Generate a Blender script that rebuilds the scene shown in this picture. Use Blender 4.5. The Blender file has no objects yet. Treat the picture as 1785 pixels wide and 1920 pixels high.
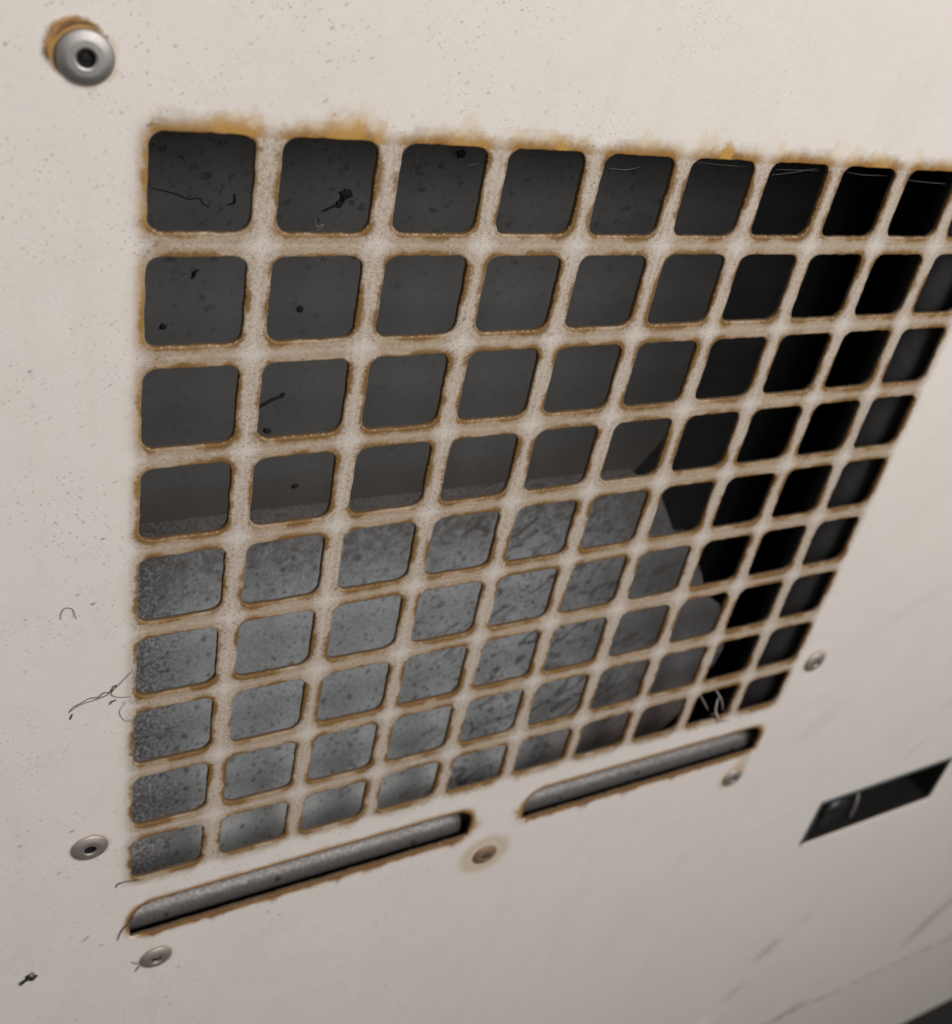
import bpy, math, random
from mathutils import Vector, Matrix, noise as mnoise
from mathutils.geometry import tessellate_polygon

random.seed(7)
P = 0.0165          # pitch of the punched holes in metres
Z0 = 0.60           # height of the top edge of the first row of holes above the ground
W = 0.793           # hole width in pitches
G = 1 - W
NC, NR = 10, 9
T = 0.055           # sheet thickness in pitches

scene = bpy.context.scene
COL = scene.collection

def V(u, d, v):
    """panel coordinates (pitches: right, depth behind the face, up) -> world metres"""
    return Vector((u * P, d * P, Z0 + v * P))

# ------------------------------------------------------------------ camera
cam = bpy.data.cameras.new("Camera")
cam_o = bpy.data.objects.new("Camera", cam)
COL.objects.link(cam_o)
scene.camera = cam_o
def rodrigues(r):
    th = Vector(r).length
    return Matrix.Rotation(th, 3, Vector(r).normalized())
Rm = rodrigues((0.60343726, 0.53500732, -0.06326442))
A = Matrix(((1, 0, 0), (0, 0, -1), (0, 1, 0)))      # panel XYZ -> world
rot = A @ Rm.transposed()
cam_o.matrix_world = Matrix.Translation(V(-1.7316, -8.0323, 2.7353)) @ rot.to_4x4()
cam.sensor_fit = 'HORIZONTAL'
cam.sensor_width = 36.0
cam.lens = 2036.11 / 1785 * 36
cam.shift_x = (892.5 - 1000.578) / 1785
cam.shift_y = (859.488 - 960.0) / 1785
cam.clip_start = 0.005
cam.clip_end = 50
cam.dof.use_dof = True
cam.dof.focus_distance = 10.0 * P
cam.dof.aperture_fstop = 29.0
cam.dof.aperture_blades = 0

# ------------------------------------------------------------------ world and lamps
world = bpy.data.worlds.new("World")
scene.world = world
world.use_nodes = True
bg = world.node_tree.nodes["Background"]
bg.inputs[0].default_value = (1.0, 0.96, 0.92, 1)
bg.inputs[1].default_value = 0.27

def area(name, loc, target, size, energy, color):
    l = bpy.data.lights.new(name, 'AREA')
    l.shape = 'DISK'
    l.size = size
    l.energy = energy
    l.color = color
    o = bpy.data.objects.new(name, l)
    COL.objects.link(o)
    o.location = loc
    o.rotation_euler = (Vector(target) - Vector(loc)).to_track_quat('-Z', 'Y').to_euler()
    return o
area("ceiling_lamp", V(14, -29, 20), V(7, 0, -5), 0.52, 4.55, (1.0, 0.972, 0.945))

vs = scene.view_settings
vs.view_transform = 'Standard'
vs.look = 'None'
vs.exposure = 0
vs.gamma = 1
vs.use_curve_mapping = False
scene.cycles.use_denoising = True
scene.cycles.max_bounces = 6
scene.cycles.diffuse_bounces = 3

# ------------------------------------------------------------------ shader helpers
class NT:
    def __init__(self, name):
        self.m = bpy.data.materials.new(name)
        self.m.use_nodes = True
        self.t = self.m.node_tree
        self.t.nodes.clear()
        self.out = self.t.nodes.new('ShaderNodeOutputMaterial')
        self.bsdf = self.t.nodes.new('ShaderNodeBsdfPrincipled')
        self.t.links.new(self.bsdf.outputs[0], self.out.inputs[0])
    def link(self, src, dst):
        if isinstance(src, S):
            self.t.links.new(src.s, dst)
        elif isinstance(src, (int, float)):
            dst.default_value = src
        else:
            dst.default_value = tuple(src) + ((1,) if len(src) == 3 and len(dst.default_value) == 4 else ())
    def math(self, op, *a, clamp=False):
        n = self.t.nodes.new('ShaderNodeMath')
        n.operation = op
        n.use_clamp = clamp
        for i, x in enumerate(a):
            self.link(x, n.inputs[i])
        return S(self, n.outputs[0])
    def coords(self):
        n = self.t.nodes.new('ShaderNodeTexCoord')
        v = self.t.nodes.new('ShaderNodeVectorMath')
        v.operation = 'SCALE'
        self.t.links.new(n.outputs['Object'], v.inputs[0])
        v.inputs['Scale'].default_value = 1 / P
        return S(self, v.outputs[0])
    def xyz(self, v):
        n = self.t.nodes.new('ShaderNodeSeparateXYZ')
        self.link(v, n.inputs[0])
        return [S(self, o) for o in n.outputs]
    def comb(self, x, y, z=0.0):
        n = self.t.nodes.new('ShaderNodeCombineXYZ')
        for i, a in enumerate((x, y, z)):
            self.link(a, n.inputs[i])
        return S(self, n.outputs[0])
    def noise(self, vec, scale, detail=4.0, rough=0.55, dist=0.0, flat=True):
        n = self.t.nodes.new('ShaderNodeTexNoise')
        if flat:
            n.noise_dimensions = '2D'
        self.link(vec, n.inputs['Vector'])
        n.inputs['Scale'].default_value = scale
        n.inputs['Detail'].default_value = detail
        n.inputs['Roughness'].default_value = rough
        n.inputs['Distortion'].default_value = dist
        return S(self, n.outputs[0])
    def voronoi(self, vec, scale):
        n = self.t.nodes.new('ShaderNodeTexVoronoi')
        n.voronoi_dimensions = '2D'
        self.link(vec, n.inputs['Vector'])
        n.inputs['Scale'].default_value = scale
        c = self.t.nodes.new('ShaderNodeSeparateColor')
        self.t.links.new(n.outputs['Color'], c.inputs[0])
        return S(self, n.outputs['Distance']), S(self, c.outputs[0]), S(self, c.outputs[1])
    def step(self, a, b, x):
        """smoothstep 0 at a .. 1 at b"""
        n = self.t.nodes.new('ShaderNodeMapRange')
        n.interpolation_type = 'SMOOTHSTEP'
        self.link(x, n.inputs['Value'])
        self.link(a, n.inputs['From Min'])
        self.link(b, n.inputs['From Max'])
        return S(self, n.outputs[0])
    def mix(self, f, a, b):
        n = self.t.nodes.new('ShaderNodeMix')
        n.data_type = 'RGBA'
        n.clamp_factor = True
        self.link(f, n.inputs[0])
        self.link(a, n.inputs[6])
        self.link(b, n.inputs[7])
        return S(self, n.outputs[2])
    def bump(self, h, strength, dist):
        n = self.t.nodes.new('ShaderNodeBump')
        n.inputs['Strength'].default_value = strength
        n.inputs['Distance'].default_value = dist
        self.link(h, n.inputs['Height'])
        self.t.links.new(n.outputs[0], self.bsdf.inputs['Normal'])
    def set(self, **k):
        names = dict(color='Base Color', rough='Roughness', metal='Metallic', spec='Specular IOR Level')
        for a, b in k.items():
            self.link(b, self.bsdf.inputs[names[a]])
    def specks(self, uv, scale, thr, rmax, ang=0.6, stretch=1.6):
        """small dark flecks, irregular and slightly elongated"""
        x, y = uv
        c, s = math.cos(ang), math.sin(ang)
        d, r1, r2 = self.voronoi(self.comb((x * c + y * s) * (1 / stretch), y * c - x * s), scale)
        on = self.step(thr, min(1.0, thr + 0.02), r1)
        rad = (r2 * r2 * 0.7 + 0.3) * rmax
        return on * (1 - self.step(rad * 0.35, rad, d))

class S:
    def __init__(self, nt, s):
        self.n, self.s = nt, s
    def __add__(a, b): return a.n.math('ADD', a, b)
    __radd__ = __add__
    def __sub__(a, b): return a.n.math('SUBTRACT', a, b)
    def __rsub__(a, b): return a.n.math('SUBTRACT', b, a)
    def __mul__(a, b): return a.n.math('MULTIPLY', a, b)
    __rmul__ = __mul__
    def __truediv__(a, b): return a.n.math('DIVIDE', a, b)
    def __neg__(a): return a.n.math('MULTIPLY', a, -1.0)
    def abs(a): return a.n.math('ABSOLUTE', a)
    def max(a, b): return a.n.math('MAXIMUM', a, b)
    def min(a, b): return a.n.math('MINIMUM', a, b)
    def floor(a): return a.n.math('FLOOR', a)
    def sqrt(a): return a.n.math('SQRT', a)
    def gt(a, b): return a.n.math('GREATER_THAN', a, b)
    def clamp(a): return a.n.math('ADD', a, 0.0, clamp=True)
    def pow(a, b): return a.n.math('POWER', a, b)

RIVETS = dict(big=(-0.432, 0.483), left=(-0.442, -7.927), bl=(0.318, -10.375),
              bm=(4.914, -10.385), br=(9.561, -10.40), right=(10.279, -7.944))

# ------------------------------------------------------------------ painted sheet material
def make_paint():
    m = NT("rust_stained_white_paint")
    co = m.coords()
    u, d, v = m.xyz(co)
    uv = m.comb(u, v)
    t = -v
    # distance to the edge of the nearest punched hole
    i = (u + G / 2).floor().max(0.0).min(NC - 1.0)
    j = (t + G / 2).floor().max(0.0).min(NR - 1.0)
    last = j.gt(NR - 1.5)
    lx = (u - i - W / 2).abs()
    ly = (t - j - W / 2 + last * 0.0229).abs()
    hy = W / 2 - last * 0.051
    def sdbox(ax, ay, hx, hy, r):
        qx = ax - hx + r
        qy = ay - hy + r
        a, b = qx.max(0.0), qy.max(0.0)
        return (a * a + b * b).sqrt() + qx.max(qy).min(0.0) - r
    sd = sdbox(lx, ly, W / 2, hy, 0.115)
    sl = sdbox((u - 2.26).abs(), (v + 9.53).abs(), 2.26, 0.30, 0.28)
    sr = sdbox((u - 7.59).abs(), (v + 9.53).abs(), 2.20, 0.30, 0.28)
    slot = sl.min(sr)

    n_big = m.noise(uv, 0.55, 3)
    n_mid = m.noise(uv, 2.3, 4)
    n_edge = m.noise(uv, 7.0, 5, 0.65)
    n_fine = m.noise(uv, 26.0, 5, 0.7)
    n_grain = m.noise(uv, 70.0, 3, 0.7)

    # paint, slightly yellowed / pinkish in patches
    col = m.mix(n_big, (0.665, 0.63, 0.585), (0.71, 0.658, 0.622))
    col = m.mix(m.step(0.45, 0.75, n_mid) * 0.10, col, (0.58, 0.53, 0.46))

    sm1 = m.noise(m.comb((u + v) * 0.35 + n_mid, (v - u) * 1.5 + n_big * 2.0), 1.0, 4, 0.6)
    col = m.mix(m.step(0.45, 0.75, sm1) * 0.08, col, (0.50, 0.46, 0.40))
    drip = m.noise(m.comb(u * 3.2, v * 0.22), 1.0, 4, 0.6)
    col = m.mix(m.step(0.55, 0.75, drip) * 0.07, col, (0.47, 0.42, 0.35))
    # bare, dirty web between the holes
    near = 1 - m.step(-0.02, 0.13, (u - 4.9).abs() - 4.9)
    near = near * (1 - m.step(-0.02, 0.13, (v + 4.36).abs() - 4.36))
    rowbar = 1 - m.step(0.30, 0.40, lx)
    n_h = m.noise(m.comb(u * 1.6, v * 20.0), 1.0, 4, 0.65)
    n_v = m.noise(m.comb(u * 20.0 + 3.0, v * 1.6), 1.0, 4, 0.65)
    streak = n_v + (n_h - n_v) * rowbar
    web = near * (0.5 + n_edge * 0.35 + (streak - 0.5) * 0.9) * (1 - m.step(0.07, 0.15, sd) * 0.45)
    col = m.mix((web * 1.15).clamp(), col, m.mix(m.step(0.38, 0.60, n_fine * 0.55 + n_grain * 0.45), (0.24, 0.18, 0.13), (0.57, 0.505, 0.45)))

    # tan wash around every hole, stronger on the horizontal webs
    wash = 1 - m.step(0.05, 0.20, sd + (n_edge - 0.5) * 0.16 + (streak - 0.5) * 0.12)
    col = m.mix(wash * (0.20 + near * 0.12 + rowbar * 0.40) * (0.25 + n_mid * 0.8 + streak * 0.7), col, (0.31, 0.21, 0.115))
    # brown line hugging the edge
    rim = 1 - m.step(0.018, 0.034 + m.step(0.42, 0.66, n_mid) * 0.06, sd + (n_fine - 0.5) * 0.05 + (n_edge - 0.5) * 0.03)
    col = m.mix(rim * (m.step(0.3, 0.62, n_mid) * 0.9 + n_edge * 0.45), col, m.mix(n_mid, (0.27, 0.14, 0.03), (0.125, 0.065, 0.02)))
    # left border of the first column: ochre
    leftb = (1 - m.step(-0.02, 0.02, u)) * (1 - m.step(0.0, 0.11, sd + (n_edge - 0.5) * 0.06)) * m.step(-5.5, -1.0, v + n_mid * 3 - 1.5)
    col = m.mix(leftb * 0.7, col, (0.36, 0.20, 0.045))

    # ochre stains that crept up from the top row
    s1 = m.noise(m.comb(u * 2.1, v * 0.12), 1.0, 3, 0.6)
    s2 = m.noise(m.comb(u * 5.5, v * 0.7), 1.0, 4, 0.65)
    reach = (s1 - 0.36) * 1.1 + (s2 - 0.5) * 0.34
    above = m.step(-0.03, 0.0, v) * (1 - m.step(-0.03, 0.03, (u - 4.9).abs() - 4.9))
    tongue = above * (1 - m.step(reach * 0.72, reach * 0.95 + 0.012, v)) * m.step(0.0, 0.06, reach)
    over_hole = 1 - m.step(0.34, 0.47, lx)
    tongue = tongue * (0.3 + 0.7 * over_hole)
    tcol = m.mix(m.step(0.0, 0.22, v + n_edge * 0.1), (0.34, 0.19, 0.05), (0.60, 0.46, 0.27))
    col = m.mix(tongue * (0.62 - m.step(0.0, 0.25, v) * 0.30), col, tcol)
    halo = above * (1 - m.step(0.0, 0.12, v + (n_edge - 0.5) * 0.12)) * (0.35 + over_hole * 0.65)
    col = m.mix(halo * (0.4 + n_mid * 0.8), col, (0.26, 0.12, 0.016))
    # individual taller tongues
    for cx, hw, top, k in ((0.62, 0.22, 0.23, .55), (1.50, 0.20, 0.31, .6), (1.78, 0.06, 0.25, .5), (3.52, 0.10, 0.20, .7), (5.37, 0.085, 0.24, .95), (7.5, 0.16, 0.15, .5), (2.62, .2, .13, .5)):
        wob = (n_edge - 0.5) * 1.1 + (s2 - 0.5) * 1.3
        tg = (1 - m.step(0.35, 1.15, ((u - cx) * (1 / hw)).abs() + wob * 0.8)) * (1 - m.step(0.05, 1.05, v * (1 / top) + wob * 0.75)) * above
        col = m.mix(tg * k * 1.35, col, (0.45, 0.25, 0.055))

    # rust along the slots, ragged on the lower lip
    below = m.step(-9.75, -9.83, v)
    sw = 1 - m.step(0.01, 0.07 + n_mid * 0.13, slot + (n_edge - 0.5) * 0.07)
    col = m.mix(sw * (0.6 + n_edge * 0.8), col, (0.33, 0.165, 0.032))
    tab = (1 - m.step(0.02, 0.24, slot + (n_edge - 0.5) * 0.2)) * m.step(-9.35, -9.6, v) * (1 - m.step(0.35, 0.6, (u - 4.96).abs()))
    col = m.mix(tab, col, (0.34, 0.185, 0.05))
    ru = 1 - m.step(0.005, 0.03 + m.step(0.42, 0.7, m.noise(m.comb(u * 2.4, 1.0), 1.0, 4)) * 0.22, slot + (n_edge - 0.5) * 0.11)
    col = m.mix(ru * below, col, m.mix(n_fine, (0.30, 0.125, 0.018), (0.13, 0.05, 0.012)))
    rr = 1 - m.step(0.015, 0.075, slot + (n_fine - 0.5) * 0.04)
    col = m.mix(rr * 0.8, col, (0.16, 0.085, 0.03))
    endr = (1 - m.step(0.0, 0.16, ((u - 9.78) * (u - 9.78) + (v + 9.75) * (v + 9.75)).sqrt() + (n_edge - .5) * .15))
    col = m.mix(endr * 0.8, col, (0.33, 0.17, 0.04))
    # smear between right slot end and rivet
    sm = 1 - m.step(0.1, 0.36, ((u - 9.66) * (u - 9.66) * 3 + (v + 10.1) * (v + 10.1)).sqrt() + (n_edge - .5) * .2)
    col = m.mix(sm * 0.45, col, (0.45, 0.29, 0.12))

    # halos round the rivets
    def dist(cx, cy):
        return ((u - cx) * (u - cx) + (v - cy) * (v - cy)).sqrt()
    for key, r0, r1, k, c in (("big", .19, .235, .35, (0.45, 0.30, 0.12)), ("left", .18, .23, .45, (.40, .30, .18)),
                              ("bl", .18, .24, .55, (.36, .27, .19)), ("bm", .2, .46, .42, (.44, .29, .12)),
                              ("br", .19, .34, .5, (.45, .28, .09)), ("right", .19, .30, .5, (.42, .27, .12))):
        dd = dist(*RIVETS[key])
        col = m.mix((1 - m.step(r0, r1, dd + (n_edge - 0.5) * 0.10)) * k, col, c)
    rd = dist(*RIVETS['bm']) + (n_edge - 0.5) * 0.10
    col = m.mix(m.step(0.22, 0.31, rd) * (1 - m.step(0.33, 0.50, rd)) * 0.32, col, (0.42, 0.28, 0.12))
    # the rust blister above left of the big rivet
    bx, bz = RIVETS["big"]
    ddb = dist(bx - 0.055, bz + 0.055)
    quad = m.step(-0.08, 0.12, (v - bz) - (u - bx) * 1.0 - 0.02)
    blister = quad * (1 - m.step(0.185, 0.232, ddb + (n_edge - 0.5) * 0.07))
    lines = m.noise(m.comb(dist(bx, bz) * 26, (u + v) * 3), 1.0, 3, .6)
    col = m.mix(blister * 0.95, col, m.mix(m.step(0.35, 0.65, lines), (0.09, 0.034, 0.004), (0.36, 0.18, 0.03)))

    # grime specks
    dens = m.step(0.40, 0.62, m.noise(uv, 0.9, 3)) * (1 - m.step(2.5, 7.0, u) * 0.85)
    warp = m.noise(uv, 30, 2)
    up = (u + (warp - 0.5) * 0.03, v + (n_fine - 0.5) * 0.03)
    k1 = m.specks(up, 11.0, 0.74, 0.20, 0.7, 1.9)
    k2 = m.specks(up, 27.0, 0.55, 0.36, 0.7, 1.4)
    k3 = m.specks((up[0] + 3.3, up[1] + 1.7), 4.5, 0.72, 0.11, 0.5, 1.9)
    col = m.mix(k1 * (0.05 + dens * 0.34), col, (0.14, 0.115, 0.09))
    col = m.mix(k2 * (0.05 + dens * 0.38 + near * 0.3), col, (0.16, 0.13, 0.10))
    col = m.mix(k3 * (1 - m.step(3.0, 10.0, u) * 0.9) * (0.15 + dens * 0.5), col, (0.08, 0.065, 0.05))
    col = m.mix(near * m.step(0.56, 0.70, n_fine) * 0.4, col, (0.22, 0.16, 0.11))

    # scuffs and smudges on the far side of the sheet
    for cx, cy, a, b, ang, k, c in ((14.55, -11.35, .55, .05, .75, .5, (.36, .31, .27)), (14.9, -10.2, .4, .1, .6, .25, (.45, .40, .36)),
                                    (12.1, -7.2, 1.0, .25, .5, .18, (.5, .44, .40)), (11.2, -9.6, .8, .4, .9, .16, (.5, .44, .40)),
                                    (13.3, -17.3, .6, .32, .9, .38, (.28, .23, .18)), (14.1, -16.6, .35, .16, .8, .2, (.33, .27, .22)),
                                    (19.7, -19.6, 1.4, .4, 1.0, .4, (.30, .19, .10)), (15.6, -21.15, .8, .22, .35, .45, (.24, .16, .10)),
                                    (20.6, -18.6, 1.2, .35, 1.0, .25, (.35, .26, .17)), (12.9, -18.7, .5, .3, .9, .3, (.36, .31, .26)),
                                    (12.2, -19.6, .9, .5, .4, .4, (.82, .80, .78)), (-.49, -9.58, .1, .035, .9, .6, (.25, .22, .19))):
        x, y = u - cx, v - cy
        c0, s0 = math.cos(ang), math.sin(ang)
        ex = (x * c0 + y * s0) * (1 / a)
        ey = (y * c0 - x * s0) * (1 / b)
        e = (ex * ex + ey * ey).sqrt() + (n_edge - 0.5) * 0.7
        col = m.mix((1 - m.step(0.25, 1.0, e)) * k, col, c)
    # blotchy darker tone, growing towards the floor end of the sheet
    low_tone = m.step(-15.0, -24.0, v + n_big * 5 - 2.5) * (0.35 + n_mid * 0.4)
    col = m.mix(low_tone * 0.2, col, (0.42, 0.36, 0.30))
    seam = 1 - m.step(0.02, 0.10, (v + 21.28).abs() + (n_edge - 0.5) * 0.08)  # broken dark line in the colour, in place of a shadow line at the crease
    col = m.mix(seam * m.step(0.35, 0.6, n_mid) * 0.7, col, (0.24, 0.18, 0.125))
    # hairline scratches
    for ang, sc, k in ((0.55, 3.0, .10), (1.2, 2.2, .08)):
        c0, s0 = math.cos(ang), math.sin(ang)
        sn = m.noise(m.comb((u * c0 + v * s0) * 0.35, (v * c0 - u * s0) * 14), sc, 2)
        col = m.mix(m.step(0.70, 0.74, sn) * k, col, (0.85, 0.82, 0.78))

    # cut walls: rusty bare metal
    wall = m.step(0.012, 0.03, d) * m.step(-20.5, -20.0, v)
    wcol = m.mix(n_fine, (0.15, 0.10, 0.06), (0.05, 0.032, 0.02))
    col = m.mix(wall, col, wcol)
    edge = m.step(0.0, 0.008, d) * (1 - m.step(0.012, 0.03, d))  # edge highlight painted on the bevel in pale patches, mostly upper rows
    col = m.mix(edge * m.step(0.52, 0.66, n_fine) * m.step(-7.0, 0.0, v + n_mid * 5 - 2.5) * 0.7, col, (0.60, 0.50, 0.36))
    m.set(color=col, rough=0.42 + n_edge * 0.22 + wash * 0.1, spec=0.4)
    h = n_fine * 0.3 + n_edge * 0.12 + n_mid * 0.8 + blister * (lines * 3.0 + 1.0)
    m.bump(h, 0.14, 0.0009)
    return m.m

def make_backplate():
    m = NT("dark_speckled_sheet")
    co = m.coords(); u, d, v = m.xyz(co); uv = m.comb(u, v)
    n1 = m.noise(uv, 1.1, 4); n2 = m.noise(uv, 9, 5, .65); n3 = m.noise(uv, 30, 4, .7)
    col = m.mix(n1, (0.086, 0.0865, 0.086), (0.115, 0.114, 0.111))
    up = (u + (n2 - .5) * .22, v + (n3 - .5) * .16)
    dirty = m.step(-2.9, -0.6, v + (n1 - .5) * 2)
    k1 = m.specks(up, 6.5, .45, .34, .9, 1.2); k2 = m.specks(up, 13, .5, .45, .5, 1.3)
    col = m.mix(k1 * (.25 + dirty * .55), col, (0.03, 0.028, 0.028))
    col = m.mix(k2 * (.15 + dirty * .45), col, (0.04, 0.037, 0.035))
    col = m.mix(m.step(.5, .75, n2) * dirty * .4, col, (0.06, 0.055, 0.05))
    right_shade = m.step(4.2, 7.6, u + (n1 - .5) * 1.6 + (n2 - .5) * .6)  # gradual shading towards the right, put into the sheet colour
    col = m.mix(right_shade * .8, col, (0.026, 0.025, 0.025))
    low = m.step(-4.2, -4.9, v + (n2 - .5) * .5)
    col = m.mix(low * .6, col, m.mix(n3, (0.05, 0.036, 0.03), (0.12, 0.095, 0.085)))
    m.set(color=col, rough=.55, spec=.25)
    m.bump(n2 * .5 + n3 * .3, .12, .001)
    return m.m

def make_galv():
    m = NT("weathered_galvanised_sheet")
    co = m.coords(); u, d, v = m.xyz(co); uv = m.comb(u, v)
    n1 = m.noise(uv, .8, 4); n2 = m.noise(uv, 6, 6, .7, .4); n3 = m.noise(uv, 24, 5, .75)
    col = m.mix(n1, (0.37, 0.395, 0.415), (0.45, 0.47, 0.485))
    col = m.mix(m.step(.40, .70, n2) * .5, col, (0.31, 0.315, 0.315))
    col = m.mix(m.step(.46, .64, n3) * .5, col, (0.20, 0.192, 0.188))
    low = m.step(-8.2, -9.3, v + (n2 - .5) * 1.2)
    col = m.mix(low * m.step(.38, .6, n3) * .6, col, (0.58, 0.57, 0.55))
    up = (u + (n2 - .5) * .1, v + (n3 - .5) * .06)
    k1 = m.specks(up, 7.0, .55, .34, .9, 1.3); k2 = m.specks(up, 12, .45, .45, .5, 1.3)
    col = m.mix(k1 * .6, col, (0.06, 0.055, 0.053))
    col = m.mix(k2 * .5, col, (0.08, 0.075, 0.07))
    # dirt line along the fold and rusty grime at the corners
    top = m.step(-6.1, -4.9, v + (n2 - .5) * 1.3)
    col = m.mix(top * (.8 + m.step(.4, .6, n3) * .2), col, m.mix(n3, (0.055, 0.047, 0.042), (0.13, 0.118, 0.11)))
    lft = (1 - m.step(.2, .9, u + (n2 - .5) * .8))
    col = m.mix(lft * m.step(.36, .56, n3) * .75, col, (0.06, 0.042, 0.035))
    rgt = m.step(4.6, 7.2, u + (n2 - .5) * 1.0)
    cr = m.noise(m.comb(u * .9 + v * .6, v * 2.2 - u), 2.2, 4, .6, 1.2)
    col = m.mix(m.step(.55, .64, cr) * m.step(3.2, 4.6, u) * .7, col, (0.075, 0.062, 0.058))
    col = m.mix(m.step(4.6, 8.0, u + (n2 - .5) * 1.2) * .85, col, (0.085, 0.078, 0.074))  # whole sheet gets darker towards the right
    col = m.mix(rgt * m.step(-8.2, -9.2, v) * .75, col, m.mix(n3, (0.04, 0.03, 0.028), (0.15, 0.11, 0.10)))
    m.set(color=col, rough=.42 + n2 * .2, metal=.35, spec=.4)
    m.bump(n2 * .6 + n3 * .4, .15, .0012)
    return m.m

def make_rodmat():
    m = NT("oxidised_zinc_rod")
    co = m.coords(); u, d, v = m.xyz(co)
    n1 = m.noise(co, 5, 5, .7, flat=False); n2 = m.noise(co, 26, 5, .75, flat=False)
    col = m.mix(m.step(.35, .65, n2), (0.085, 0.078, 0.075), (0.13, 0.122, 0.117))
    top = m.step(.10, .19, v + (n1 - .5) * .16)  # lit upper side of the rod put into the colour as a paler band
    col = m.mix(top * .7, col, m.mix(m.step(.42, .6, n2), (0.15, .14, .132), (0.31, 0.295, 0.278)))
    k1 = m.specks((u + (n1 - .5) * .1, v), 4.5, .8, .3, .9, 1.0)
    col = m.mix(k1 * .9, col, (0.03, 0.027, 0.025))
    m.set(color=col, rough=.5, metal=.35, spec=.4)
    m.bump(n1 * .4 + n2 * .5, .18, .0008)
    return m.m

def simple(name, c, rough=.5, metal=0.0, spec=.5, nscale=8.0, var=.25, bump=0.0):
    m = NT(name)
    co = m.coords()
    n = m.noise(co, nscale, 4, .6, flat=False)
    col = m.mix(n, tuple(x * (1 - var) for x in c), tuple(min(1, x * (1 + var)) for x in c))
    m.set(color=col, rough=rough + (n - .5) * .15, metal=metal, spec=spec)
    if bump:
        m.bump(n, bump, .001)
    return m.m

def make_rivet_mat(name, c, rust):
    m = NT(name)
    co = m.coords(); x, y, z = m.xyz(co)
    rr = (x * x + z * z).sqrt()
    ring = m.noise(m.comb(rr * 60, 0.0, 0.0), 1.0, 2)
    n1 = m.noise(co, 12, 4, .6, flat=False); n2 = m.noise(co, 45, 4, .7, flat=False)
    col = m.mix(n1, tuple(a * .8 for a in c), c)
    col = m.mix(m.step(.55, .75, n2) * .35, col, (0.16, 0.14, 0.125))
    col = m.mix(m.step(.62 - rust, .80 - rust, n1) * (rust * 1.2), col, (0.26, 0.145, 0.06))
    m.set(color=col, rough=.48 + n1 * .2 + rust * .3, metal=1.0 - rust * .9)
    m.bump(n2 * .4 + ring * .5, .10, .0004)
    return m.m

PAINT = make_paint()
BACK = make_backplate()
GALV = make_galv()
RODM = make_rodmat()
BLACK = simple("black_housing_paint", (0.014, 0.014, 0.0145), .5, 0, .3, 3, .3)
TRIMM = simple("black_rubber", (0.045, 0.044, 0.045), .35, 0, .5, 6, .25, .1)
PLASTIC = simple("black_satin_plastic", (0.012, 0.0125, 0.012), .32, 0, .45, 5, .2)
BLURMAT = simple("edge_blur_grey", (0.10, 0.115, 0.105), .4, 0, .5, 5, .2)  # colour of the added edge-blur strip
STEEL = make_rivet_mat("stainless_rivet", (0.46, 0.44, 0.42), 0.0)
STEEL2 = make_rivet_mat("tarnished_rivet", (0.52, 0.475, 0.43), 0.10)
RUSTY = make_rivet_mat("rusty_rivet", (0.36, 0.27, 0.19), 0.35)
DARKCORE = simple("dark_rivet_bore", (0.012, 0.011, 0.011), .7, 0, .2)
BRIGHTCORE = simple("bright_mandrel", (0.55, 0.52, 0.48), .35, 1.0, .5, 20, .2)
HAIR = simple("dark_fibre", (0.085, 0.072, 0.06), .6)
GREYHAIR = simple("grey_fibre", (0.17, 0.145, 0.12), .6)
WHITEF = simple("pale_fibre", (0.55, 0.50, 0.47), .7)
WEB = simple("cobweb_thread", (0.15, 0.14, 0.135), .7)
SOOT = simple("black_dirt", (0.008, 0.008, 0.008), .8)
GROUND = simple("dark_floor", (0.022, 0.021, 0.019), .8, 0, .3, .4, .4)
BROWNROD = simple("brown_stub", (0.055, 0.042, 0.036), .6, 0, .4, 10, .3)

# ------------------------------------------------------------------ object helpers
def tag(o, label, cat, group=None, kind=None):
    if label: o['label'] = label
    if cat: o['category'] = cat
    if group: o['group'] = group
    if kind: o['kind'] = kind
    return o

def mesh_obj(name, verts, faces, mat, parent=None, loc=(0, 0, 0), smooth=None):
    me = bpy.data.meshes.new(name)
    me.from_pydata([tuple(x) for x in verts], [], faces)
    me.materials.append(mat)
    if smooth is not None:
        me.polygons.foreach_set('use_smooth', [True] * len(me.polygons))
        if smooth < 3.1:
            me.set_sharp_from_angle(angle=smooth)
    me.update()
    o = bpy.data.objects.new(name, me)
    COL.objects.link(o)
    o.location = loc
    if parent:
        o.parent = parent
    return o

def empty(name, loc):
    o = bpy.data.objects.new(name, None)
    o.empty_display_size = 0.005
    COL.objects.link(o)
    o.location = loc
    return o

def L(u, d, v):
    return (u * P, d * P, v * P)

# ------------------------------------------------------------------ the ground
tag(mesh_obj("ground", [(-3, -3, 0), (4, -3, 0), (4, 4, 0), (-3, 4, 0)], [(0, 1, 2, 3)], GROUND), None, None, kind='structure')

# ------------------------------------------------------------------ vent panel
ROOT = empty("vent_panel", V(12, 0, -28.6))
tag(ROOT, "white painted sheet metal panel with punched square grille and rust-stained edges", "panel")
OFF = Vector((0, 0, Z0)) - ROOT.location

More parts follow.
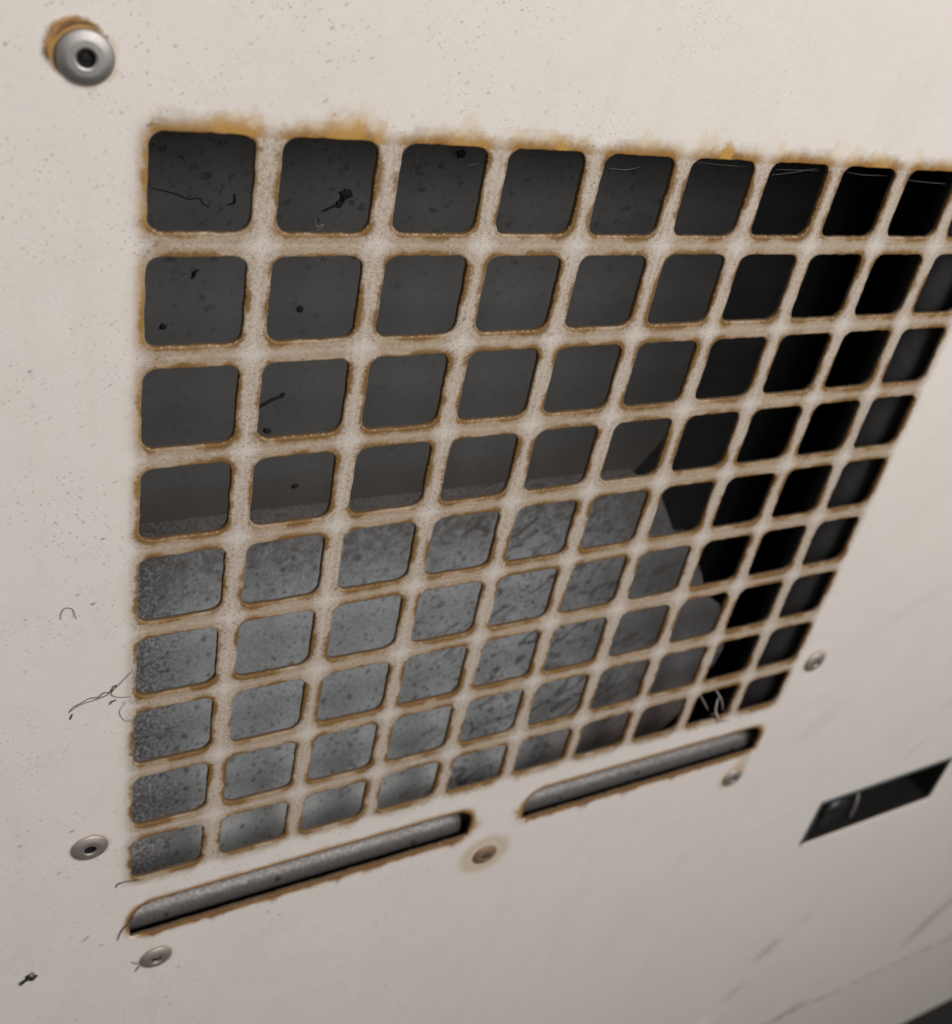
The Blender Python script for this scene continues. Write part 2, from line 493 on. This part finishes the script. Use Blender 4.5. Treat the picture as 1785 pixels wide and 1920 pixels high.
def contour(x0, x1, y0, y1, rs, n_side, n_corner, jit, off, key):
    """closed outline, counter-clockwise from the lower right corner; rs = radii (br, tr, tl, bl); off grows it"""
    pts = []
    cs = [(x1, y0, 1, -1, -math.pi / 2, rs[0]), (x1, y1, 1, 1, 0, rs[1]), (x0, y1, -1, 1, math.pi / 2, rs[2]), (x0, y0, -1, -1, math.pi, rs[3])]
    for k, (cx, cy, sx, sy, a0, r) in enumerate(cs):
        ccx, ccy = cx - sx * r, cy - sy * r
        for q in range(n_corner + 1):
            a = a0 + (math.pi / 2) * q / n_corner
            pts.append((ccx, ccy, math.cos(a), math.sin(a), r))
        nx, ny, nsx, nsy, na0, nr = cs[(k + 1) % 4]
        ex, ey = ccx + r * math.cos(a0 + math.pi / 2), ccy + r * math.sin(a0 + math.pi / 2)
        fx, fy = nx - nsx * nr + nr * math.cos(na0), ny - nsy * nr + nr * math.sin(na0)
        for q in range(1, n_side[k]):
            f = q / n_side[k]
            pts.append((ex + (fx - ex) * f, ey + (fy - ey) * f, math.cos(a0 + math.pi / 2), math.sin(a0 + math.pi / 2), 0))
    out = []
    for (x, y, nx, ny, r) in pts:
        bx, by = x + nx * r, y + ny * r
        j = jit * (mnoise.noise(Vector((bx * 9 + key * 3.1, by * 9, key * 1.7))) + .6 * mnoise.noise(Vector((bx * 24, by * 24 + key, 4.2))))
        out.append((bx + nx * (off + j), by + ny * (off + j)))
    return out

PROFILE = [(0.016, 0.0), (0.005, 0.005), (0.0, 0.017), (0.0, T)]

def add_opening(verts, faces, rings2d):
    """rings of one opening through the sheet, front to back; returns index lists of the rings"""
    idx = []
    for (ring, (off, dep)) in zip(rings2d, PROFILE):
        b = len(verts)
        verts.extend(L(x, dep, y) for x, y in ring)
        idx.append(list(range(b, b + len(ring))))
    n = len(idx[0])
    for a, b in zip(idx[:-1], idx[1:]):
        for k in range(n):
            k2 = (k + 1) % n
            faces.append((a[k], b[k], b[k2], a[k2]))
    return idx

def fill(verts, faces, outer_idx, hole_idx, flip):
    loops = [[Vector((verts[i][0], verts[i][2], 0)) / P for i in outer_idx]] + [[Vector((verts[i][0], verts[i][2], 0)) / P for i in h] for h in hole_idx]
    flat = list(outer_idx)
    for h in hole_idx:
        flat += h
    for tri in tessellate_polygon(loops):
        a, b, c = (flat[q] for q in tri)
        va, vb, vc = (Vector(verts[q]) for q in (a, b, c))
        nrm = (vb - va).cross(vc - va)
        if (nrm.y > 0) != flip:
            a, c = c, a
        faces.append((a, b, c))

# grille: 10 x 9 cells, each a ring of sheet round its hole
gv, gf = [], []
gx0, gx1 = -G / 2, NC - G / 2
gz0, gz1 = G / 2, -(NR) + G / 2
cidx = {}
for dep in (0, T):
    for i in range(NC + 1):
        for j in range(NR + 1):
            cidx[(i, j, dep)] = len(gv)
            gv.append(L(i - G / 2, dep, -j + G / 2))
for i in range(NC):
    for j in range(NR):
        zt = -j - (0.0281 if j == NR - 1 else 0)
        zb = zt - (0.691 if j == NR - 1 else W)
        key = i * 13 + j * 7 + 1
        jx = [random.uniform(-.004, .004) for _ in range(4)]
        rings = [contour(i + jx[0], i + W + jx[1], zb + jx[2], zt + jx[3], (.12, .115, .115, .12), (12, 12, 12, 12), 6, .008, off, key) for off, dep in PROFILE]
        idx = add_opening(gv, gf, rings)
        fo = [cidx[(i, j, 0)], cidx[(i + 1, j, 0)], cidx[(i + 1, j + 1, 0)], cidx[(i, j + 1, 0)]]
        bo = [cidx[(i, j, T)], cidx[(i + 1, j, T)], cidx[(i + 1, j + 1, T)], cidx[(i, j + 1, T)]]
        fill(gv, gf, fo, [idx[0]], False)
        fill(gv, gf, bo, [idx[-1]], True)
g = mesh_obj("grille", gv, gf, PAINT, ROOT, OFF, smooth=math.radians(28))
g['label'] = "punched grid of rounded square holes with tan rust-washed bars"

# face sheet round the grille
fv, ff = [], []
XL, XR, ZT, ZB = -6.0, 32.0, 6.0, -21.2
def loop(pts, dep):
    b = len(fv)
    fv.extend(L(x, dep, y) for x, y in pts)
    return list(range(b, b + len(pts)))
outer2 = [(XL, ZT), (XR, ZT), (XR, ZB), (XL, ZB)]
gr2 = [(i - G / 2, gz0) for i in range(NC + 1)] + [(gx1, -j + G / 2) for j in range(1, NR + 1)] + \
      [(i - G / 2, gz1) for i in range(NC - 1, -1, -1)] + [(gx0, -j + G / 2) for j in range(NR - 1, 0, -1)]
openings = []
def slot_rings(x0, x1, key):
    return [contour(x0, x1, -9.83, -9.23, (.05, .30, .32, .04), (10, 60, 10, 90), 7, .013, off, key) for off, dep in PROFILE]
def win_rings():
    return [contour(12.44, 16.16, -13.445, -12.145, (.06, .06, .06, .06), (6, 6, 6, 6), 4, .0, off, 5) for off, dep in PROFILE]
for rg in (slot_rings(0.0, 4.53, 2.3), slot_rings(5.39, 9.79, 8.8), win_rings()):
    openings.append(add_opening(fv, ff, rg))
fill(fv, ff, loop(outer2, 0), [loop(gr2, 0)] + [o[0] for o in openings], False)
fill(fv, ff, loop(outer2, T), [loop(gr2, T)] + [o[-1] for o in openings], True)
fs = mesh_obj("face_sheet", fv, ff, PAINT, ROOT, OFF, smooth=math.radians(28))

# bottom flange: the sheet bends slightly back along a soft crease
bv, bf = [], []
prof = []
for k in range(9):
    a = math.radians(1.3) * k / 8
    prof.append((0.0 + 3.0 * (1 - math.cos(a)), ZB - 3.0 * math.sin(a)))
a = math.radians(1.3)
d_e, z_e = prof[-1]
ln = (26.45 + z_e) / math.cos(a)
prof.append((d_e + ln * .5 * math.sin(a), z_e - ln * .5 * math.cos(a)))
prof.append((d_e + ln * math.sin(a), z_e - ln * math.cos(a)))
NX = 76
def flange_d(u, v, d):
    # a shallow dent in the lower sheet
    e = ((u - 19.0) / 3.0) ** 2 + ((v + 22.6) / 1.6) ** 2
    return d + 0.05 * math.exp(-e * 1.5)
for s in range(2):
    for (d, v) in prof:
        for q in range(NX + 1):
            u = XL + (XR - XL) * q / NX
            bv.append(L(u, (flange_d(u, v, d) if v < ZB - .01 else d) + s * T, v))
np_ = len(prof); st = NX + 1; off2 = np_ * st
for k in range(np_ - 1):
    for q in range(NX):
        a0, a1, b0, b1 = k * st + q, k * st + q + 1, (k + 1) * st + q, (k + 1) * st + q + 1
        bf.append((a0, b0, b1, a1))
        bf.append((a0 + off2, a1 + off2, b1 + off2, b0 + off2))
k = np_ - 1
for q in range(NX):
    a0, a1 = k * st + q, k * st + q + 1
    bf.append((a0, a0 + off2, a1 + off2, a1))
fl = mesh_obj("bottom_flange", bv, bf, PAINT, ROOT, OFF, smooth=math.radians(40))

# ------------------------------------------------------------------ inside the vent
def plate(name, outline, mat, thick, label, cat):
    """outline: list of (u, d, v) on a plane, front side; extruded backwards by thick"""
    n = len(outline)
    o0 = Vector(outline[0])
    vs_ = [L(*p) for p in outline] + [L(p[0], p[1] + thick, p[2]) for p in outline]
    fs_ = [tuple(range(n)), tuple(range(2 * n - 1, n - 1, -1))]
    for k in range(n):
        fs_.append((k, k + n, (k + 1) % n + n, (k + 1) % n))
    o = mesh_obj(name, vs_, fs_, mat, None, (0, 0, Z0))
    return tag(o, label, cat)
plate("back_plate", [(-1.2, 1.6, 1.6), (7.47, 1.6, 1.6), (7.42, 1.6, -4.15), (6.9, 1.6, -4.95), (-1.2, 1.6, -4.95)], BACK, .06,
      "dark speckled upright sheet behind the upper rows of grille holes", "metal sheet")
def slope_d(v):
    return 1.6 + (v + 4.85) * (0.38 - 1.6) / (-9.65 + 4.85)
ol = [(-1.2, -4.82), (6.78, -4.90), (7.40, -5.37), (7.72, -5.95), (7.95, -5.98), (8.38, -6.72), (8.50, -7.05), (8.84, -7.30), (9.06, -8.05), (8.92, -8.34), (8.60, -8.52), (8.52, -8.92), (8.14, -9.23), (7.56, -9.46), (7.3, -9.7), (-1.2, -9.7)]
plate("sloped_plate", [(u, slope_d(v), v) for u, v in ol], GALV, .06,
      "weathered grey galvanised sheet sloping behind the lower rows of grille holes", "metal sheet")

def box_open(name, x0, x1, y0, y1, z0, z1, mat, parent=None, origin=None):
    """five-sided box open to the front, given thickness by an outer shell"""
    t_ = .08
    def ring(a, d):
        return [L(x0 - a, d, z0 - a), L(x1 + a, d, z0 - a), L(x1 + a, d, z1 + a), L(x0 - a, d, z1 + a)]
    vs_ = ring(0, y0) + ring(0, y1) + ring(t_, y0) + ring(t_, y1 + t_)
    fs_ = [(4, 5, 6, 7)]
    for k in range(4):
        k2 = (k + 1) % 4
        fs_ += [(k, k + 4, k2 + 4, k2), (8 + k, k, k2, 8 + k2), (12 + k, 8 + k, 8 + k2, 12 + k2)]
    fs_.append((15, 14, 13, 12))
    return mesh_obj(name, vs_, fs_, mat, parent, (0, 0, Z0))
tag(box_open("housing_box", -1.6, 11.2, T + .01, 2.3, -11.6, 2.2, BLACK),
    "black inside of the vent housing showing through the right grille columns", "housing")

def tube(name, pts, r, mat, segs=12, caps=True, origin=None, taper=None):
    """round bar along points given in panel coordinates"""
    o0 = Vector(pts[0]) if origin is None else Vector(origin)
    P3 = [Vector(p) - o0 for p in pts]
    vs_, fs_ = [], []
    prev = None
    for k, p in enumerate(P3):
        tdir = (P3[min(k + 1, len(P3) - 1)] - P3[max(k - 1, 0)]).normalized()
        if prev is None:
            ref = Vector((0, 0, 1)) if abs(tdir.z) < .9 else Vector((0, 1, 0))
            nx = tdir.cross(ref).normalized()
        else:
            nx = (prev - tdir * prev.dot(tdir)).normalized()
        prev = nx
        ny = tdir.cross(nx)
        rr = r if taper is None else r * taper[k]
        for s in range(segs):
            a = 2 * math.pi * s / segs
            q = p + nx * (rr * math.cos(a)) + ny * (rr * math.sin(a))
            vs_.append(L(*q))
    for k in range(len(P3) - 1):
        for s in range(segs):
            s2 = (s + 1) % segs
            fs_.append((k * segs + s, k * segs + s2, (k + 1) * segs + s2, (k + 1) * segs + s))
    if caps:
        fs_.append(tuple(range(segs - 1, -1, -1)))
        b = (len(P3) - 1) * segs
        fs_.append(tuple(range(b, b + segs)))
    return mesh_obj(name, vs_, fs_, mat, None, V(*o0), smooth=math.radians(50))

RD, RV, RR = .40, -9.87, .23
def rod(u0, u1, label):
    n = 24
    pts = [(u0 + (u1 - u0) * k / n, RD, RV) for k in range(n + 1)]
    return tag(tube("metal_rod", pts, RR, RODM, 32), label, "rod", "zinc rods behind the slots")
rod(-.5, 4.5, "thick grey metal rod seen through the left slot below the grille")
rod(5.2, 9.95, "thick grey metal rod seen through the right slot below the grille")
tag(tube("brown_stub", [(4.52, .42, -9.87), (4.9, .42, -9.87), (5.15, .42, -9.87)], .17, BROWNROD, 20),
    "small dark brown stub at the right end of the left slot", "stub")
# black rounded edge trim behind the last column
tag(tube("edge_trim", [(10.0, .62, 1.2 - 0.45 * k) for k in range(25)], .42, TRIMM, 24),
    "black rounded upright strip behind the rightmost column of holes", "trim")

# ------------------------------------------------------------------ latch recess in the rectangular window
lr = empty("latch_recess", V(14.3, 0, -13.445))
tag(lr, "black plastic latch recess set in the rectangular cut-out on the right", "latch")
def under(o, root):
    o.parent = root
    o.location = Vector(o.location) - root.location
    return o
under(box_open("tray", 12.47, 16.13, T + .012, .62, -13.43, -12.16, PLASTIC), lr)
# added strip for the out-of-focus blur of the cut-out edge, top and left
def blur_strip(pts_in, name):
    vs_, fs_ = [], []
    n = len(pts_in)
    for (o_, dep) in ((0.0, .03), (.012, -.012), (.05, -.012), (.075, .03), (.075, .2)):
        for (x, z, nx, nz) in pts_in:
            vs_.append(L(x + nx * o_, dep, z + nz * o_))
    for k in range(4):
        for q in range(n - 1):
            fs_.append((k * n + q, (k + 1) * n + q, (k + 1) * n + q + 1, k * n + q + 1))
    return mesh_obj(name, vs_, fs_, BLURMAT, None, (0, 0, Z0), smooth=math.radians(60))
xi0, xi1, zi0, zi1 = 12.455, 16.145, -13.43, -12.16
under(blur_strip([(xi0, zi0, 1, 0), (xi0, zi1, 1, -1), (xi1, zi1, 0, -1)], "blur_edge"), lr)
# lever inside: a low rounded fin on a boss
def ellipsoid(name, c, r, mat, nu=20, nv=12, rough=0.0):
    vs_, fs_ = [], []
    for a in range(nv + 1):
        th = math.pi * a / nv
        for b in range(nu):
            ph = 2 * math.pi * b / nu
            vs_.append(L(r[0] * math.sin(th) * math.cos(ph), r[1] * math.sin(th) * math.sin(ph), r[2] * math.cos(th)))
    for a in range(nv):
        for b in range(nu):
            fs_.append((a * nu + b, (a + 1) * nu + b, (a + 1) * nu + (b + 1) % nu, a * nu + (b + 1) % nu))
    if rough:
        for k, q in enumerate(vs_):
            w_ = Vector(q) / P
            f = 1 + rough * mnoise.noise(w_ * 22 + Vector(c) * 5) + rough * .6 * mnoise.noise(w_ * 60 + Vector(c) * 9)
            vs_[k] = (q[0] * f, q[1] * f, q[2] * f)
    return mesh_obj(name, vs_, fs_, mat, None, V(*c), smooth=3.2)
under(ellipsoid("boss", (13.75, .42, -13.36), (.42, .16, .36), PLASTIC), lr)
fin = under(tube("lever", [(13.98, .20, -13.38), (14.02, .22, -13.2), (14.1, .30, -13.02), (14.2, .46, -12.9), (14.25, .58, -12.88)], .045, simple("worn_lever_plastic", (.09, .075, .075), .35), 14), lr)

# ------------------------------------------------------------------ rivets
def lathe(profile, segs, name, mat, parent):
    vs_, fs_ = [], []
    n = len(profile)
    for s in range(segs):
        a = 2 * math.pi * s / segs
        for r, h in profile:
            vs_.append(L(r * math.cos(a), -h, r * math.sin(a)))
    for s in range(segs):
        s2 = (s + 1) % segs
        for k in range(n - 1):
            if profile[k][0] < 1e-6:
                fs_.append((s * n + k, s2 * n + k + 1, s * n + k + 1))
            elif profile[k + 1][0] < 1e-6:
                fs_.append((s * n + k, s2 * n + k, s * n + k + 1))
            else:
                fs_.append((s * n + k, s2 * n + k, s2 * n + k + 1, s * n + k + 1))
    return mesh_obj(name, vs_, fs_, mat, parent, (0, 0, 0), smooth=math.radians(60))
HEAD = [(.180, -.002), (.190, .004), (.192, .012), (.188, .021), (.178, .029), (.160, .038), (.142, .045), (.128, .0495), (.118, .0510), (.108, .0512),
        (.092, .0512), (.082, .0520), (.075, .0515), (.068, .048), (.062, .043), (.0605, .041)]
CORE = [(.0603, .0412), (.058, .034), (.057, .006), (.044, .005), (.034, .006), (.031, .013), (.022, .016), (.0001, .017)]
BCORE = [(.0603, .0412), (.058, .030), (.054, .030), (.048, .038), (.03, .043), (.0001, .044)]
def rivet(key, label, hm, cm, core, rotv, sc=1.0):
    u, v = RIVETS[key]
    e = empty("pop_rivet", V(u, -.001, v))
    tag(e, label, "rivet", "pop rivets in the white panel")
    h = lathe(HEAD, 56, "head", hm, e)
    c = lathe(core, 28, "mandrel", cm, e)
    e.rotation_euler = (random.uniform(-.03, .03), rotv, random.uniform(-.03, .03))
    e.scale = (sc, sc, sc)
    return e
rivet("big", "large shiny rivet with orange rust patch at the top left corner", STEEL, DARKCORE, CORE, .4)
rivet("left", "steel rivet left of the bottom row of holes", STEEL2, DARKCORE, CORE, 1.4)
rivet("bl", "steel rivet just below the left end of the left slot", STEEL2, BRIGHTCORE, BCORE, 2.2)
rivet("bm", "brown rusty rivet below the bridge between the two slots", RUSTY, BROWNROD, BCORE, 3.3)
rivet("br", "rust-ringed rivet below the right end of the right slot", STEEL2, BRIGHTCORE, BCORE, 4.1)
rivet("right", "rust-ringed rivet right of the lower rightmost holes", STEEL2, BRIGHTCORE, BCORE, 5.0)

# ------------------------------------------------------------------ fibres, cobwebs, dirt
def smooth_pts(pts, n=5):
    out = []
    for k in range(len(pts) - 1):
        p0 = Vector(pts[max(k - 1, 0)]); p1 = Vector(pts[k]); p2 = Vector(pts[k + 1]); p3 = Vector(pts[min(k + 2, len(pts) - 1)])
        for q in range(n):
            t_ = q / n
            out.append(0.5 * ((2 * p1) + (p2 - p0) * t_ + (2 * p0 - 5 * p1 + 4 * p2 - p3) * t_ ** 2 + (3 * p1 - p0 - 3 * p2 + p3) * t_ ** 3))
    out.append(Vector(pts[-1]))
    return out
def fibre(name, pts2, r, mat, label, d=-0.012, group=None, dvar=.006, cat="fibre"):
    pts = [(p[0], (p[2] if len(p) > 2 else d) - dvar * math.sin(k * 1.9), p[1]) for k, p in enumerate(pts2)]
    sp = smooth_pts(pts)
    tp = [0.55 + 0.45 * math.sin(math.pi * min(1, max(0, k / (len(sp) - 1)))) for k in range(len(sp))]
    return tag(tube(name, sp, r, mat, 6, True, None, tp), label, cat, group)

H = "dark fibres stuck to the paint"
fibre("hair_fibre", [(-0.622, -5.787), (-0.58, -5.722), (-0.504, -5.691), (-0.428, -5.652), (-0.357, -5.65), (-0.305, -5.611), (-0.249, -5.62), (-0.213, -5.546), (-0.187, -5.538), (-0.192, -5.567), (-0.233, -5.632), (-0.212, -5.676), (-0.149, -5.721), (-0.043, -5.74)], .005, HAIR, "long dark hair with a knot, left of the sixth row of holes", group=H)
fibre("hair_fibre", [(-0.627, -5.793), (-0.55, -5.724), (-0.479, -5.706), (-0.398, -5.692), (-0.346, -5.668), (-0.274, -5.651), (-0.243, -5.621), (-0.182, -5.555), (-0.11, -5.468), (-0.028, -5.377)], .0042, HAIR, "straighter dark hair running up into the edge of the sixth row hole", group=H)
fibre("hair_fibre", [(-0.095, -5.803), (-0.137, -5.862), (-0.152, -5.936), (-0.125, -6.024), (-0.071, -6.073), (-0.006, -6.06)], .0032, GREYHAIR, "faint curled hair just above the seventh row hole at the left", group=H)
fibre("hair_fibre", [(-0.676, -4.567), (-0.671, -4.494), (-0.636, -4.441), (-0.575, -4.465), (-0.557, -4.526), (-0.54, -4.591)], .0042, GREYHAIR, "small hook-shaped hair on the paint left of the fifth row", group=H)
fibre("hair_fibre", [(-0.248, -5.79), (-0.227, -5.749), (-0.185, -5.746)], .008, HAIR, "short dark bent hair under the knotted hair", group=H)
fibre("hair_fibre", [(-0.613, -5.89), (-0.602, -5.847), (-0.592, -5.819)], .008, HAIR, "tiny dark hair below the left tip of the long hair", group=H)
fibre("hair_fibre", [(-0.167, -8.76), (-0.148, -8.7), (-0.086, -8.699), (0.012, -8.715), (0.091, -8.732)], .008, HAIR, "dark hair sticking out of the lower left corner of the bottom row hole", group=H)
fibre("hair_fibre", [(-0.139, -9.782), (-0.108, -9.634), (-0.056, -9.548), (-0.006, -9.496), (0.032, -9.382)], .009, HAIR, "dark hair hanging from the left end of the left slot", group=H)
fibre("hair_fibre", [(0.032, -10.316), (0.079, -10.372), (0.143, -10.404)], .008, GREYHAIR, "upper short hair at the left of the rivet below the left slot", group=H)
fibre("hair_fibre", [(0.074, -10.544), (0.102, -10.476), (0.148, -10.426)], .008, GREYHAIR, "lower short hair at the left of the rivet below the left slot", group=H)

lint = empty("lint_clump", V(-1.08, 0, -10.0))
tag(lint, "small black clump of lint near the bottom left corner", "lint")
for pts, r in (([(-1.203, -10.059), (-1.175, -10.029), (-1.143, -10.018), (-1.116, -9.994), (-1.08, -10.029), (-1.053, -10.01), (-1.029, -9.989)], .017),
               ([(-1.13, -9.94), (-1.116, -9.969), (-1.106, -10.014), (-1.075, -10.013), (-1.048, -9.998)], .02),
               ([(-1.1, -9.978), (-1.088, -9.915), (-1.066, -9.912), (-1.057, -9.953), (-1.074, -9.993)], .007),
               ([(-1.21, -10.03), (-1.20, -10.06), (-1.19, -10.10)], .006)):
    o = tube("strand", smooth_pts([(a, -.018 - .006 * math.sin(k * 2.0), b) for k, (a, b) in enumerate(pts)]), r, SOOT if r > .01 else GREYHAIR, 7)
    under(o, lint)

F = "pale fibres caught in the bottom row"
fibre("pale_fibre", [(8.673, -8.827, -.03), (8.551, -8.62, -.03), (8.501, -8.508, 0), (8.514, -8.357, .05), (8.544, -8.328, .08)], .010, WHITEF, "thickest pale fibre caught in the bottom row, second hole from the right", group=F)
fibre("pale_fibre", [(8.677, -8.561, .02), (8.564, -8.334, .03), (8.463, -8.19, .05), (8.368, -8.068, .07)], .007, WHITEF, "right pale fibre arching across the second bottom hole from the right", group=F)
fibre("pale_fibre", [(8.044, -8.051, .06), (8.183, -8.241, .05), (8.368, -8.487, .03)], .005, WHITEF, "left faint fibre across the second bottom hole from the right", group=F)
fibre("pale_fibre", [(8.441, -8.606, .02), (8.492, -8.575, 0), (8.573, -8.631, -.02), (8.683, -8.779, -.03), (8.874, -8.81, -.02)], .009, GREYHAIR, "dull fibre lying over the bar below the second bottom hole from the right", group=F)

C = "cobweb threads behind the top row"
for pts, lb in (([(4.34, 0.012), (4.559, -0.03), (4.839, -0.044), (5.132, -0.073), (5.496, -0.089), (5.895, -0.098)], "cobweb thread across the top of the fifth and sixth top row holes"),
            ([(6.14, -0.168), (6.418, -0.13), (6.675, -0.087), (6.856, -0.065)], "rising cobweb thread in the seventh top row hole"),
            ([(6.164, -0.11), (6.48, -0.102), (6.834, -0.101)], "level cobweb thread in the seventh top row hole"),
            ([(7.175, -0.102), (7.453, -0.122), (7.893, -0.117)], "cobweb thread in the eighth top row hole"),
            ([(8.145, -0.16), (8.444, -0.172), (8.886, -0.184)], "cobweb thread in the ninth top row hole"),
            ([(2.668, -0.208), (2.75, -0.186), (2.818, -0.173)], "short cobweb thread in the third top row hole"),
            ([(4.112, -0.169), (4.317, -0.179), (4.484, -0.152)], "short cobweb thread at the left of the fifth top row hole")):
    fibre("cobweb_thread", pts, .0018, WEB, lb, d=.12, group=C, cat="cobweb")
fibre("pale_fibre", [(1.371, -0.706), (1.366, -0.747), (1.393, -0.782), (1.438, -0.76), (1.421, -0.795), (1.382, -0.809)], .0035, WEB, "pale curled fibre low in the second top row hole", d=.12, cat="fibre")

D = "dirt on the dark back sheet"
fibre("dirt_streak", [(0.364, -1.061), (0.499, -1.084), (0.623, -1.125), (0.707, -1.16), (0.797, -1.143), (0.835, -1.194), (0.894, -1.239)], .0045, SOOT, "thin black crack-like strand behind the first top row hole", d=1.585, group=D, cat="dirt")
fibre("dirt_streak", [(1.114, -1.097), (1.125, -1.158), (1.113, -1.189), (1.049, -1.205)], .009, SOOT, "short black hook of dirt behind the first top row hole", d=1.585, group=D, cat="dirt")
fibre("dirt_streak", [(2.225, -1.05), (2.191, -1.094), (2.168, -1.166), (2.061, -1.209), (1.987, -1.25)], .012, SOOT, "black ragged strand trailing from the dirt lump behind the second top row hole", d=1.575, group=D, cat="dirt")
fibre("dirt_streak", [(0.824, -1.864), (0.789, -1.88), (0.783, -1.92), (0.763, -1.952)], .015, SOOT, "black curl of dirt behind the first hole of the second row", d=1.58, group=D, cat="dirt")
fibre("dirt_streak", [(1.52, -3.45), (1.56, -3.434), (1.652, -3.384), (1.72, -3.356), (1.76, -3.339)], .018, SOOT, "black pin-like strand behind the second hole of the third row", d=1.58, group=D, cat="dirt")
for (u, v, r, lb) in ((2.20, -1.08, .062, "largest black dirt lump behind the second top row hole"), (2.15, -1.17, .04, "flat black flake under the largest dirt lump, second top row hole"), (1.77, -3.335, .035, "round black end of the pin-like strand, third row"), (1.64, -3.77, .042, "round black dot low in the second hole of the third row"),
                      (2.03, -4.57, .035, "black speck behind the second hole of the fourth row"), (3.37, -.62, .05, "black blot behind the third top row hole"),
                      (1.867, -2.308, .035, "black speck behind the second hole of the second row"), (.521, -2.458, .03, "lower black speck behind the first hole of the second row")):
    o = ellipsoid("dirt_speck", (u, 1.592, v), (r, .02, r * .85), SOOT, 18, 12, .7)
    tag(o, lb, "dirt", D)
